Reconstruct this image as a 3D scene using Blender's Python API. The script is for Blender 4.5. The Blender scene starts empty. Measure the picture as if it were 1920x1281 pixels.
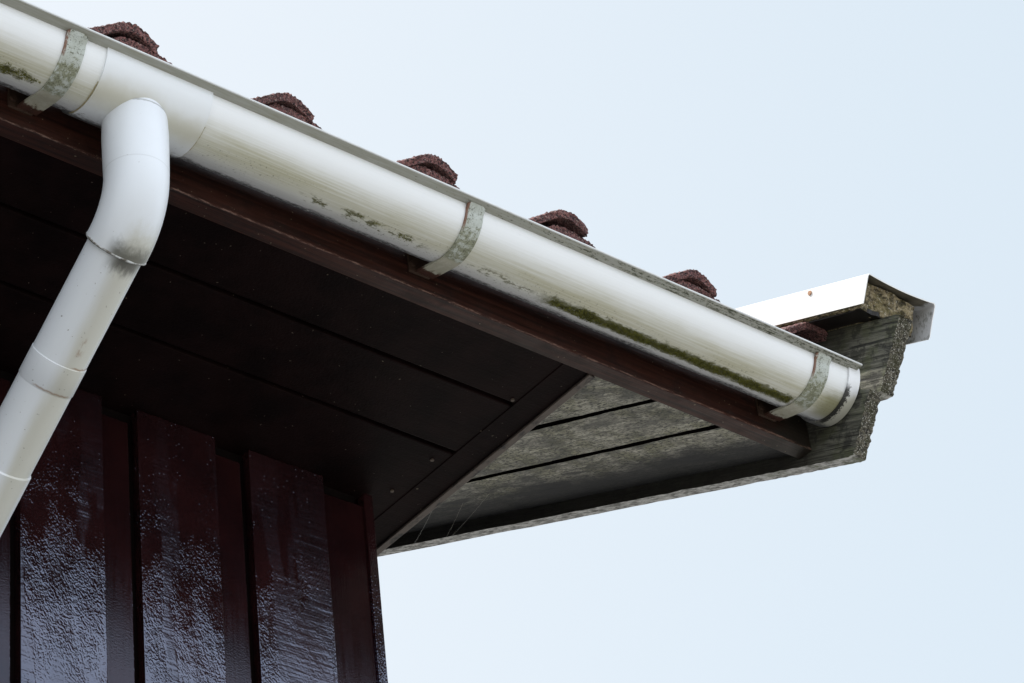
import bpy, bmesh, math, random
from mathutils import Vector, Matrix, noise as mn
R_ = math.radians
random.seed(7)
S = bpy.context.scene
C = S.collection
H = 4.335                       # gutter lip above the lawn

# ------------------------------------------------------------------ camera, sky, sun, exposure
cd = bpy.data.cameras.new('camera'); cam = bpy.data.objects.new('camera', cd); C.objects.link(cam)
cd.sensor_width = 36; cd.lens = 109.43; cd.clip_start = .1; cd.clip_end = 3000
rt, up, fw = Vector((.7806, -.6174, -.0974)), Vector((-.3163, -.5246, .7904)), Vector((.5392, .5862, .6048))
cam.matrix_world = Matrix(((rt.x, up.x, -fw.x, -2.9218), (rt.y, up.y, -fw.y, -2.42),
                           (rt.z, up.z, -fw.z, H - 2.7347), (0, 0, 0, 1)))
S.camera = cam
SUN_EL, SUN_AZ = 62, -50        # azimuth from +Y towards +X
W = bpy.data.worlds.new('World'); S.world = W; W.use_nodes = True
wn = W.node_tree.nodes; wl = W.node_tree.links
bg = wn['Background']; bg.inputs[1].default_value = .1
sky = wn.new('ShaderNodeTexSky'); sky.sky_type = 'NISHITA'; sky.sun_disc = False
sky.sun_elevation = R_(SUN_EL); sky.sun_rotation = R_(SUN_AZ)
sky.air_density = 1.0; sky.dust_density = 2.0; sky.ozone_density = 1.0
def w_mix(f, a, b):
    x = wn.new('ShaderNodeMix'); x.data_type = 'RGBA'
    for k, v in ((0, f), (6, a), (7, b)):
        if hasattr(v, 'is_output'): wl.new(v, x.inputs[k])
        else: x.inputs[k].default_value = v
    return x.outputs[2]
def w_dir(vec, a, b):                                     # 0..1 across the sky from a to b of the direction's share along vec
    d_ = wn.new('ShaderNodeVectorMath'); d_.operation = 'DOT_PRODUCT'; wl.new(wtc.outputs['Generated'], d_.inputs[0]); d_.inputs[1].default_value = vec
    q = wn.new('ShaderNodeMapRange'); q.interpolation_type = 'SMOOTHSTEP'; wl.new(d_.outputs['Value'], q.inputs[0])
    q.inputs[1].default_value = a; q.inputs[2].default_value = b; return q.outputs[0]
wtc = wn.new('ShaderNodeTexCoord')
wno = wn.new('ShaderNodeTexNoise'); wl.new(wtc.outputs['Generated'], wno.inputs['Vector']); wno.inputs['Scale'].default_value = 1.6; wno.inputs['Detail'].default_value = 5
haze = w_mix(w_dir((math.sin(R_(SUN_AZ)), math.cos(R_(SUN_AZ)), 0), -.30, .30), (7.2, 8.1, 8.55, 1), (9.0, 9.2, 9.1, 1))   # whiter towards the sun
veil = w_mix(.66, sky.outputs[0], haze)
sky_fill = wn.new('ShaderNodeMath'); sky_fill.operation = 'MULTIPLY'                   # added bright fill in the unseen sky, lights gutter front and wall
wl.new(w_dir((.25, -.93, .27), .0, .75), sky_fill.inputs[0])
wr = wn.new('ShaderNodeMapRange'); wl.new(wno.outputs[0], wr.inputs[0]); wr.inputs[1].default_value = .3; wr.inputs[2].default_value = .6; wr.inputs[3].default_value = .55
wl.new(wr.outputs[0], sky_fill.inputs[1])
wl.new(w_mix(sky_fill.outputs[0], veil, (11.6, 12.5, 14.0, 1)), bg.inputs[0])
sd = bpy.data.lights.new('sun', 'SUN'); sd.energy = 4.2; sd.angle = R_(.5); sd.color = (1, .95, .87)
sun = bpy.data.objects.new('sun', sd); C.objects.link(sun)
sv = Vector((math.sin(R_(SUN_AZ)) * math.cos(R_(SUN_EL)), math.cos(R_(SUN_AZ)) * math.cos(R_(SUN_EL)), math.sin(R_(SUN_EL))))
sun.rotation_euler = sv.to_track_quat('Z', 'Y').to_euler(); sun.location = sv * 30
S.view_settings.view_transform = 'Standard'; S.view_settings.look = 'None'
S.view_settings.exposure = 0.45; S.view_settings.gamma = 1

# ------------------------------------------------------------------ measured dimensions (metres, z from the gutter lip)
PIT = .4101; cp, sp, tp = math.cos(PIT), math.sin(PIT), math.tan(PIT)
LW = .0156; GR = .056; YC = LW + GR
YF, ZF, TF = .137, -.0717, .0265
YW = .5666
XB = -.446                       # inner face of the box-end board
XC = -.4933                      # corner of the wall
XL = -6.0                        # far left end of the house
def slp(x, s, n): return (x, s * cp - n * sp, s * sp + n * cp)
def sn(y, z): return (y * cp + z * sp, -y * sp + z * cp)

# ------------------------------------------------------------------ material helper
class M:
    def __init__(s, name):
        s.m = bpy.data.materials.new(name); s.m.use_nodes = True
        s.t = s.m.node_tree; s.b = s.t.nodes['Principled BSDF']; s._uv = None; s._pos = None
    def n(s, kind, **kw):
        x = s.t.nodes.new(kind)
        for k, v in kw.items(): setattr(x, k, v)
        return x
    def set(s, sock, v):
        if hasattr(v, 'is_output'): s.t.links.new(v, sock)
        else:
            if isinstance(v, tuple) and len(v) == 3 and sock.type == 'RGBA': v = v + (1,)
            sock.default_value = v
    def math(s, op, a, b=0.0, c=0.0, clamp=False):
        x = s.n('ShaderNodeMath', operation=op, use_clamp=clamp)
        for i, v in enumerate((a, b, c)): s.set(x.inputs[i], v)
        return x.outputs[0]
    def mul(s, a, b): return s.math('MULTIPLY', a, b)
    def add(s, a, b): return s.math('ADD', a, b)
    def mx(s, a, b): return s.math('MAXIMUM', a, b)
    def rng(s, v, a, b, c=0.0, d=1.0):
        x = s.n('ShaderNodeMapRange', interpolation_type='SMOOTHSTEP')
        for i, q in enumerate((v, a, b, c, d)): s.set(x.inputs[i], q)
        return x.outputs[0]
    def band(s, v, a, b, e):                       # 1 between a and b, soft by e
        return s.mul(s.rng(v, a - e, a + e), s.rng(v, b - e, b + e, 1, 0))
    def uv(s):
        if not s._uv:
            t = s.n('ShaderNodeTexCoord'); q = s.n('ShaderNodeSeparateXYZ'); s.t.links.new(t.outputs['UV'], q.inputs[0])
            s._uv = (q.outputs[0], q.outputs[1], t.outputs['UV'])
        return s._uv
    def pos(s):
        if not s._pos:
            g = s.n('ShaderNodeNewGeometry'); q = s.n('ShaderNodeSeparateXYZ'); s.t.links.new(g.outputs['Position'], q.inputs[0])
            s._pos = (q.outputs[0], q.outputs[1], q.outputs[2], g.outputs['Position'])
        return s._pos
    def scaled(s, vec, sc):
        x = s.n('ShaderNodeMapping'); s.set(x.inputs[0], vec); x.inputs[3].default_value = sc; return x.outputs[0]
    def noise(s, vec, scale, detail=4, rough=.6, dist=0.0):
        x = s.n('ShaderNodeTexNoise'); s.set(x.inputs['Vector'], vec)
        x.inputs['Scale'].default_value = scale; x.inputs['Detail'].default_value = detail
        x.inputs['Roughness'].default_value = rough; x.inputs['Distortion'].default_value = dist
        return x.outputs[0]
    def vor(s, vec, scale, out=0):
        x = s.n('ShaderNodeTexVoronoi'); s.set(x.inputs['Vector'], vec); x.inputs['Scale'].default_value = scale
        return x.outputs[out]
    def mix(s, f, a, b):
        x = s.n('ShaderNodeMix', data_type='RGBA'); s.set(x.inputs[0], f); s.set(x.inputs[6], a); s.set(x.inputs[7], b)
        return x.outputs[2]
    def bump(s, h, strength, dist, prev=None):
        x = s.n('ShaderNodeBump'); s.set(x.inputs['Height'], h); x.inputs['Strength'].default_value = strength
        x.inputs['Distance'].default_value = dist
        if prev is not None: s.set(x.inputs['Normal'], prev)
        return x.outputs[0]
    def out(s, col, rough=.5, nrm=None, spec=None, ior=None, metal=None, coat=None):
        s.set(s.b.inputs['Base Color'], col); s.set(s.b.inputs['Roughness'], rough)
        if nrm is not None: s.set(s.b.inputs['Normal'], nrm)
        if spec is not None: s.set(s.b.inputs['Specular IOR Level'], spec)
        if ior is not None: s.b.inputs['IOR'].default_value = ior
        if metal is not None: s.set(s.b.inputs['Metallic'], metal)
        if coat is not None: s.b.inputs['Coat Weight'].default_value = coat
        return s.m

PVC = (.86, .885, .895)
def mat_gutter():
    m = M('gutter pvc'); u, v, w = m.uv(); P = m.pos()[3]       # u = metres along, v = degrees round the trough (-90 is the bottom)
    uvs = m.scaled(w, (1, .00098, 1))                              # both in metres
    big = m.noise(m.scaled(w, (5, .03, 1)), 1, 5, .6); fine = m.noise(m.scaled(w, (40, .1, 1)), 1, 6, .65)
    streak = m.noise(m.scaled(w, (6, .45, 1)), 1, 5, .6)
    vw = m.add(v, m.add(m.mul(big, 16), m.add(m.mul(fine, 8), m.mul(streak, 12))))           # ragged band limits
    col = m.mix(m.mul(m.rng(streak, .35, .75), .12), PVC, (.70, .73, .70))
    yel = m.mul(m.band(vw, -111, -66, 20), m.rng(streak, .2, .65, .55, 1))
    col = m.mix(m.mul(yel, m.rng(big, .3, .65, .62, .92)), col, (.47, .455, .30))
    grey = m.rng(vw, -76, -56)
    col = m.mix(m.mul(grey, .55), col, (.42, .42, .41))
    grain = m.noise(m.scaled(w, (130, .35, 1)), 1, 5, .7)
    mould = m.mul(m.rng(m.add(v, m.mul(m.noise(m.scaled(w, (14, .05, 1)), 1, 5, .65), 40)), -50, -38), m.rng(grain, .38, .52))
    col = m.mix(m.mul(mould, .9), col, (.035, .035, .04))
    spk = m.noise(m.scaled(w, (260, .28, 1)), 1, 3, .6)
    dots = m.mul(m.mul(m.rng(spk, .60, .66), m.band(v, -112, -62, 10)), m.rng(big, .42, .6))
    col = m.mix(m.mul(dots, .75), col, (.10, .095, .05))
    end_ = m.mul(m.rng(m.add(u, m.mul(fine, .03)), -.040, -.012), m.band(vw, -112, -62, 10))
    col = m.mix(m.mul(end_, .7), col, (.22, .21, .085))
    # algae: one long line to the right, broken patches further left
    rag = m.noise(m.scaled(w, (75, .13, 1)), 1, 5, .7)
    vr = m.add(v, m.mul(m.add(rag, -.5), 26))
    line = m.mul(m.band(vr, -97, -77, 3.5), m.rng(m.add(u, m.mul(rag, .04)), -.555, -.52))
    line = m.mul(line, m.rng(u, -.088, -.08, 1, 0))
    pn = m.noise(m.scaled(w, (34, .075, 1)), 1, 5, .72)
    pat = m.mul(m.mul(m.band(vr, -97, -84, 4), m.rng(pn, .50, .56)), m.mx(m.band(u, -.97, -.77, .02), m.mx(m.rng(u, -1.385, -1.39), m.mul(m.band(u, -.69, -.58, .01), .8))))
    alg = m.mx(m.mul(line, m.rng(pn, .26, .42)), pat)
    col = m.mix(m.mul(alg, .93), col, m.mix(pn, (.052, .056, .012), (.13, .128, .032)))
    scr = m.noise(m.scaled(w, (3, 2.2, 1)), 1, 3, .5)
    nb = m.bump(scr, .12, .0006, m.bump(fine, .12, .0005))
    rough = m.add(m.rng(fine, .2, .8, .26, .42), m.mul(m.mx(yel, grey), .22))
    return m.out(col, rough, nb)
def mat_union():
    m = M('union pvc'); u, v, w = m.uv()
    big = m.noise(m.scaled(w, (11, .012, 1)), 1, 4, .6); fine = m.noise(m.scaled(w, (90, .15, 1)), 1, 5, .65)
    vw = m.add(v, m.mul(big, 40))
    col = m.mix(m.mul(m.band(vw, -112, -78, 16), .62), (.79, .825, .845), (.46, .43, .28))
    col = m.mix(m.mul(m.rng(m.add(v, m.mul(fine, 45)), -52, -30), .9), col, (.04, .04, .04))
    col = m.mix(m.mul(m.rng(fine, .62, .70), m.mul(m.rng(v, -110, -80), .6)), col, (.10, .09, .06))
    return m.out(col, .32, m.bump(fine, .08, .0006))
def mat_flange():
    m = M('lip underside'); u, v, w = m.uv()
    a = m.noise(m.scaled(w, (24, 300, 1)), 1, 5, .65); b = m.noise(m.scaled(w, (130, 200, 1)), 1, 7, .8)
    col = m.mix(m.rng(a, .3, .7, .1, .9), (.40, .41, .38), (.30, .30, .24))
    lim = m.rng(u, -1.1, -.2, .64, .50)
    col = m.mix(m.mul(m.math('GREATER_THAN', b, lim), m.rng(a, .42, .55)), col, (.035, .04, .015))
    return m.out(col, .5, m.bump(b, .15, .0006))
def mat_lip_edge():
    m = M('lip edge'); return m.out(m.mix(m.noise(m.pos()[3], 60, 4), (.75, .77, .78), (.52, .54, .52)), .35)
def mat_debris():
    m = M('gutter silt'); a = m.noise(m.pos()[3], 160, 5)
    return m.out(m.mix(a, (.03, .025, .015), (.10, .09, .05)), .9, m.bump(a, .6, .004))
def mat_pipe():
    m = M('downpipe pvc'); u, v, w = m.uv()            # u = metres along the run from the elbow start, v = metres round
    big = m.noise(w, 14, 4, .55); fine = m.noise(w, 130, 5, .65)
    col = m.mix(m.mul(m.rng(big, .35, .7), .18), (.75, .79, .83), (.66, .69, .70))
    spk = m.noise(w, 210, 2, .5)
    col = m.mix(m.mul(m.rng(spk, .72, .75), .6), col, (.16, .12, .08))
    return m.out(col, .33, m.bump(fine, .05, .0005))
def mat_elbow():
    m = M('elbow pvc'); u, v, w = m.uv()
    big = m.noise(w, 14, 4, .55); fine = m.noise(w, 130, 5, .65)
    col = m.mix(m.mul(m.rng(big, .35, .7), .18), (.75, .79, .83), (.66, .69, .70))
    seam = m.rng(m.add(u, m.mul(m.add(fine, -.5), .004)), .0030, .0016)
    col = m.mix(m.mul(seam, .55), col, (.16, .16, .15))
    col = m.mix(m.mul(m.band(u, .0935, .0950, .0008), .22), col, (.3, .31, .31))
    uu = m.add(u, m.add(m.mul(m.add(big, -.5), .02), m.mul(m.add(fine, -.5), .02)))
    col = m.mix(m.mul(m.mul(m.rng(uu, .150, .180), m.band(v, -.014, .040, .012)), .6), col, (.45, .43, .31))
    col = m.mix(m.mul(m.mul(m.rng(uu, .172, .192), m.band(v, -.026, .036, .010)), .9), col, (.10, .10, .08))
    spk = m.noise(w, 210, 2, .5)
    col = m.mix(m.mul(m.rng(spk, .74, .77), .5), col, (.16, .12, .08))
    return m.out(col, .33, m.bump(fine, .05, .0005))
def mat_pipe_low():
    m = M('lower pipe pvc'); u, v, w = m.uv()          # v = 0 is the underside of the run, u = 0 the joint with the elbow
    big = m.noise(m.scaled(w, (6, 30, 1)), 1, 4, .55); fine = m.noise(m.scaled(w, (60, 160, 1)), 1, 5, .65)
    col = m.mix(m.mul(m.rng(big, .35, .7), .15), (.77, .815, .86), (.68, .71, .72))
    under = m.band(m.add(v, m.mul(m.add(big, -.5), .02)), -.008, .031, .010)
    col = m.mix(m.mul(under, .62), col, (.50, .48, .36))
    soot = m.mul(m.rng(m.add(u, m.mul(m.add(fine, -.5), .030)), .008, .030, 1, 0), m.band(v, -.016, .030, .012))
    col = m.mix(m.mul(soot, .92), col, (.085, .085, .075))
    rr = m.mul(m.band(m.add(u, m.mul(fine, .004)), .1585, .1605, .0012), m.band(v, .006, .040, .006))
    rr2 = m.mul(m.band(m.add(u, m.mul(fine, .004)), .198, .200, .0012), m.band(v, -.030, .022, .006))
    rust = m.mx(m.mul(rr, .8), m.mul(rr2, .7))
    blot = m.mul(m.mul(m.band(u, .117, .140, .006), m.band(v, .000, .008, .004)), m.rng(fine, .45, .6))
    col = m.mix(m.mx(rust, m.mul(blot, .6)), col, (.26, .13, .045))
    spk = m.noise(w, 190, 2, .5)
    col = m.mix(m.mul(m.rng(spk, .70, .74), .6), col, (.14, .11, .08))
    return m.out(col, .36, m.bump(fine, .06, .0005))
def mat_seal():
    m = M('joint sealant'); a = m.noise(m.pos()[3], 90, 4)
    return m.out(m.mix(m.rng(a, .4, .6), (.62, .64, .64), (.13, .12, .10)), .5, m.bump(a, .5, .002))
def mat_bracket():
    m = M('bracket metal'); u, v, w = m.uv(); P = m.pos()[3]   # u across 0..033, v along the strap from the lip in metres
    a = m.noise(P, 45, 5, .65); b = m.noise(P, 520, 5, .75); c = m.noise(P, 95, 6, .75)
    col = m.mix(m.rng(a, .3, .7), (.52, .56, .525), (.41, .44, .385))
    col = m.mix(m.mul(m.rng(m.add(c, m.rng(v, .015, .06, -.10, .05)), .46, .58), .72), col, (.17, .175, .075))
    col = m.mix(m.mul(m.rng(m.add(b, m.mul(m.add(c, -.5), .5)), .555, .60), .8), col, (.065, .07, .045))
    pal = m.mul(m.rng(m.add(v, m.mul(c, .02)), .098, .106), .75)
    col = m.mix(pal, col, (.47, .45, .36))
    foot = m.rng(m.add(v, m.mul(m.add(c, -.5), .05)), .135, .140)
    col = m.mix(foot, col, m.mix(c, (.03, .016, .014), (.10, .04, .025)))
    rust = m.mul(m.mul(m.rng(m.add(u, m.mul(c, .004)), .0045, .0062, 1, 0), m.rng(v, .030, .048, 1, 0)), m.rng(c, .34, .46))
    col = m.mix(m.mul(rust, .9), col, m.mix(b, (.20, .07, .02), (.10, .03, .015)))
    return m.out(col, m.rng(a, .3, .7, .38, .6), m.bump(c, .25, .001, m.bump(b, .2, .0008)))
def mat_fascia():
    m = M('fascia paint'); x, y, z, P = m.pos()
    g = m.noise(m.scaled(P, (5, 160, 160)), 1, 6, .6); a = m.noise(P, 30, 5, .65); b = m.noise(P, 150, 5, .7)
    col = m.mix(m.rng(g, .3, .7), (.014, .0056, .0040), (.054, .0185, .0120))
    col = m.mix(m.mul(m.rng(a, .5, .7), .5), col, (.012, .008, .007))
    col = m.mix(m.mul(m.rng(m.add(x, m.mul(m.add(a, -.5), .16)), -.11, -.01), .85), col, m.mix(g, (.010, .009, .007), (.034, .030, .022)))
    edge = m.band(m.add(z, m.mul(m.add(b, -.5), .006)), H + ZF + .0010, H + ZF + .0040, .0010)
    edge = m.mul(edge, m.rng(y, YF + .0010, YF + .0006))
    wear = m.mul(edge, m.rng(m.noise(m.scaled(P, (60, 420, 420)), 1, 6, .75), .46, .58))
    col = m.mix(m.mul(wear, .75), col, m.mix(b, (.22, .11, .085), (.34, .24, .19)))
    spk = m.noise(P, 210, 2, .5)
    col = m.mix(m.mul(m.rng(spk, .73, .76), .7), col, (.32, .27, .18))
    return m.out(col, m.rng(a, .3, .7, .36, .56), m.bump(g, .5, .0014, m.bump(b, .2, .0008)), spec=.3)
def mat_soffit():
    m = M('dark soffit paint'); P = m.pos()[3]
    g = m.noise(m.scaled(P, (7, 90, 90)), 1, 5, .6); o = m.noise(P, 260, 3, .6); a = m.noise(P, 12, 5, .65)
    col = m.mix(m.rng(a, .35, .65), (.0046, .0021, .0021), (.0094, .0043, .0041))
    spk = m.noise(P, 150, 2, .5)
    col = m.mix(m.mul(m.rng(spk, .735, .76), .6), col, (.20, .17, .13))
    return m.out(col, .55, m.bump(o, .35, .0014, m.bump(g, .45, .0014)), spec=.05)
def mat_batten():
    m = M('box end paint'); P = m.pos()[3]
    a = m.noise(P, 40, 5, .65); z = m.pos()[2]
    pale_edge = m.mul(m.rng(z, H + ZF + .002, H + ZF - .0005), m.rng(m.noise(m.scaled(P, (60, 30, 60)), 1, 5, .7), .30, .50))  # paler, patchy tone along the bottom edge
    col = m.mix(m.mul(pale_edge, .8), m.mix(a, (.006, .0045, .0045), (.012, .009, .008)), (.115, .09, .075))
    return m.out(col, .55, m.bump(m.noise(P, 220, 4), .3, .001))
def mat_wall():
    m = M('gloss wall paint'); x, y, z, P = m.pos()
    a = m.noise(P, 9, 4, .6); hol = m.noise(m.scaled(P, (1, 1, .55)), 26, 3, .55)
    mp = m.n('ShaderNodeMapping'); m.set(mp.inputs[0], P); mp.inputs[2].default_value = (0, R_(35), 0); mp.inputs[3].default_value = (1, 1, .62)
    fine = m.noise(mp.outputs[0], 400, 1, .5)
    brush = m.noise(m.scaled(P, (11, 1, 120)), 1, 2, .5, .2)
    grain = m.noise(m.scaled(P, (240, 240, 6)), 1, 3, .6)
    sel = m.rng(m.noise(m.scaled(P, (17, 1, 2.5)), 1, 3, .6), .47, .53)
    pert = m.mul(fine, m.rng(hol, .35, .65, .4, 1.25))
    col = m.mix(m.rng(a, .3, .7), (.0125, .0036, .0040), (.023, .0062, .0064))
    col = m.mix(m.mul(m.rng(grain, .55, .75), .35), col, (.006, .003, .003))
    nf = m.bump(m.mul(pert, m.math('SUBTRACT', 1.0, m.mul(sel, .45))), 1, .0009)
    nb = m.bump(m.mul(brush, sel), 1, .0008, m.bump(hol, 1, .0011, nf))
    vt_ = m.n('ShaderNodeTexVoronoi'); m.set(vt_.inputs['Vector'], P); vt_.inputs['Scale'].default_value = 170
    vs = m.n('ShaderNodeSeparateXYZ'); m.set(vs.inputs[0], vt_.outputs['Color'])
    nib = m.mul(m.rng(vt_.outputs['Distance'], .24, .04), m.mul(m.rng(vs.outputs[0], .66, .7), m.rng(hol, .42, .60)))
    nb = m.bump(nib, 1, .0011, m.bump(m.noise(m.scaled(P, (1, 1, .4)), 5, 2, .5), 1, .008, nb))
    m.b.inputs['Specular Tint'].default_value = (.66, .76, 1, 1)  # blue of the reflected sky put into the gloss tint
    return m.out(col, m.add(.10, m.mul(sel, .13)), nb, ior=2.15, spec=.5)
def mat_lap():
    m = M('satin wall paint'); P = m.pos()[3]
    a = m.noise(P, 9, 4, .6); g = m.noise(m.scaled(P, (200, 200, 7)), 1, 4, .6); f = m.noise(P, 380, 2, .5)
    col = m.mix(m.rng(a, .3, .7), (.0110, .0034, .0038), (.020, .0056, .0058))
    m.b.inputs['Specular Tint'].default_value = (.66, .76, 1, 1)  # sky blue painted into the reflections here as well
    return m.out(col, m.rng(g, .3, .7, .12, .20), m.bump(g, .3, .0007, m.bump(f, .35, .0005)), spec=.5)
def mat_black():
    m = M('groove shadow timber'); return m.out(m.mix(m.noise(m.pos()[3], 60, 4), (.005, .0035, .0035), (.009, .006, .0055)), .8, spec=.05)
def wood_common(m, vec, dark, light):
    g = m.noise(vec, 1, 7, .68, .4); c = m.noise(m.scaled(vec, (.35, .35, .35)), 1, 4, .6)
    crack = m.rng(m.noise(m.scaled(vec, (.6, 1.5, 1.5)), 1, 5, .6, .6), .56, .63)
    col = m.mix(m.rng(g, .32, .66), dark, light)
    return g, c, crack, col
def mat_barge():
    m = M('weathered bargeboard'); u, v, w = m.uv(); P = m.pos()[3]      # u along the slope, v across
    g, c, crack, col = wood_common(m, m.scaled(w, (9, 190, 1)), (.022, .023, .017), (.185, .182, .145))
    alg = m.noise(P, 22, 5, .65)
    col = m.mix(m.mul(m.rng(alg, .42, .6), .5), col, (.075, .088, .032))
    col = m.mix(m.mul(crack, .95), col, (.010, .010, .009))
    col = m.mix(m.mul(m.rng(m.noise(m.scaled(w, (26, 420, 1)), 1, 4, .7), .54, .66), .6), col, (.012, .012, .010))
    col = m.mix(m.mul(m.rng(m.noise(P, 34, 6, .7), .50, .60), .72), col, (.014, .014, .011))
    dk = m.rng(m.add(u, m.mul(alg, .10)), .075, .20)                        # grey near the end, darker further in
    col = m.mix(m.mul(dk, .86), col, (.022, .019, .014))
    return m.out(col, .85, m.bump(g, .8, .0035, m.bump(crack, .6, -.002)))
def mat_barge_edge():
    m = M('bargeboard underside'); P = m.pos()[3]; u, v, w = m.uv()
    a = m.noise(m.scaled(P, (150, 50, 50)), 1, 6, .7); b = m.noise(P, 26, 5, .65)
    col = m.mix(m.rng(a, .36, .62), (.16, .155, .14), (.66, .65, .62))
    col = m.mix(m.mul(m.rng(b, .48, .62), m.rng(u, .35, .05, 0, .7)), col, (.10, .12, .045))
    return m.out(col, .85, m.bump(a, .7, .003))
def mat_endgrain():
    m = M('weathered end grain'); P = m.pos()[3]
    a = m.noise(P, 210, 5, .7); b = m.noise(P, 60, 4, .65); l = m.noise(P, 420, 3, .6)
    col = m.mix(m.rng(a, .36, .6), (.020, .018, .013), (.17, .155, .115))
    col = m.mix(m.mul(m.rng(b, .45, .58), .65), col, (.055, .055, .022))
    col = m.mix(m.mul(m.rng(l, .585, .64), .85), col, (.62, .61, .55))
    return m.out(col, .9, m.bump(a, 1, .004, m.bump(l, .5, .0015)))
def mat_gable_soffit():
    m = M('weathered soffit boards'); u, v, w = m.uv(); P = m.pos()[3]
    g = m.noise(m.scaled(w, (22, 120, 1)), 1, 6, .65, .3); a = m.noise(P, 16, 5, .65); b = m.noise(m.scaled(w, (110, 300, 1)), 1, 5, .75, .4)
    k = m.noise(m.scaled(w, (9, 26, 1)), 1, 4, .6, 1.2)
    col = m.mix(m.rng(g, .3, .7), (.25, .24, .195), (.66, .63, .52))
    col = m.mix(m.mul(m.rng(a, .42, .62), .62), col, (.185, .18, .085))
    col = m.mix(m.mul(m.rng(b, .50, .56), m.rng(a, .3, .55, .5, .95)), col, (.05, .05, .045))
    col = m.mix(m.mul(m.rng(k, .50, .64), .5), col, (.07, .068, .066))
    col = m.mix(m.mul(m.rng(m.noise(m.scaled(w, (6, 16, 1)), 1, 6, .7, .8), .44, .62), .62), col, (.075, .074, .066))
    shade_grime = m.rng(m.add(v, m.mul(m.add(k, -.5), .09)), -.125, -.035)         # painted shade with some mould, fading out from the bargeboard
    col = m.mix(m.mul(shade_grime, .94), col, (.010, .010, .012))
    return m.out(col, .85, m.bump(g, .45, .002, m.bump(k, .4, .004)))
def mat_tile():
    m = M('granular roof tile'); P = m.pos()[3]
    a = m.noise(P, 300, 4, .75); b = m.noise(P, 30, 4, .6); c = m.noise(P, 420, 2, .6)
    col = m.mix(m.rng(a, .40, .60), (.022, .010, .012), (.31, .135, .125))
    col = m.mix(m.mul(m.rng(b, .45, .65), .4), col, (.055, .030, .036))
    col = m.mix(m.mul(m.rng(c, .60, .66), .7), col, (.46, .36, .32))
    return m.out(col, .85, m.bump(a, 1, .005, m.bump(c, .6, .002)))
def mat_cap():
    m = M('white verge metal'); P = m.pos()[3]; a = m.noise(P, 25, 4)
    return m.out(m.mix(m.rng(a, .4, .7, 0, .3), (.82, .83, .83), (.68, .69, .67)), .35)
def mat_cap_inner():
    m = M('grimy verge inside'); x, y, z, P = m.pos(); a = m.noise(P, 40, 5, .65); b = m.noise(m.scaled(P, (1, 3, 1)), 110, 4)
    f = m.math('MULTIPLY', m.rng(m.add(a, m.mul(b, .35)), .70, .86), .8)
    col = m.mix(f, (.66, .67, .69), (.085, .09, .055))
    col = m.mix(m.rng(m.add(x, m.mul(m.add(a, -.5), .03)), .128, .120), col, m.mix(a, (.035, .035, .02), (.22, .19, .14)))
    return m.out(col, .6, m.bump(b, .3, .001))
def mat_mortar():
    m = M('mossy mortar'); P = m.pos()[3]
    a = m.noise(P, 120, 5, .7); b = m.noise(P, 38, 4, .65); c = m.noise(P, 330, 3, .6)
    col = m.mix(m.rng(a, .38, .62), (.030, .024, .011), (.33, .27, .16))
    col = m.mix(m.mul(m.rng(b, .45, .6), .6), col, (.13, .11, .035))
    col = m.mix(m.mul(m.rng(c, .60, .66), .7), col, (.55, .52, .44))
    return m.out(col, .9, m.bump(a, 1, .005))
def mat_moss():
    m = M('moss'); P = m.pos()[3]; a = m.noise(P, 160, 3)
    return m.out(m.mix(m.rng(a, .3, .7), (.11, .115, .020), (.235, .235, .045)), .8)
def mat_plain(name, col, rough=.5, metal=0.0):
    m = M(name); a = m.noise(m.pos()[3], 140, 4)
    return m.out(m.mix(a, tuple(c * .6 for c in col), tuple(min(1, c * 1.3) for c in col)), rough, metal=metal)
def mat_ground():
    m = M('gravel yard'); P = m.pos()[3]; a = m.noise(P, .7, 6, .65); b = m.noise(P, 22, 6, .7)
    col = m.mix(m.rng(a, .35, .65), (.25, .245, .235), (.36, .355, .335))
    return m.out(m.mix(m.rng(b, .4, .7, 0, .6), col, (.17, .165, .155)), .9, m.bump(b, .7, .03))

MT = dict(gutter=mat_gutter(), union=mat_union(), flange=mat_flange(), lip=mat_lip_edge(), silt=mat_debris(), pipe=mat_pipe(), elbow=mat_elbow(), pipelow=mat_pipe_low(),
          seal=mat_seal(), bracket=mat_bracket(), fascia=mat_fascia(), soffit=mat_soffit(), batten=mat_batten(), wall=mat_wall(), lap=mat_lap(), black=mat_black(),
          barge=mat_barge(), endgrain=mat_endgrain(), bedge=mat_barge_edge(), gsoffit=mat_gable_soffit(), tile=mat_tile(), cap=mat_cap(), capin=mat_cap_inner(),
          mortar=mat_mortar(), moss=mat_moss(), ground=mat_ground(), rust=mat_plain('rusty plate', (.045, .022, .012), .7),
          nail=mat_plain('nail head', (.075, .055, .04), .6), thread=mat_plain('spider silk', (.45, .43, .36), .5))

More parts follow.
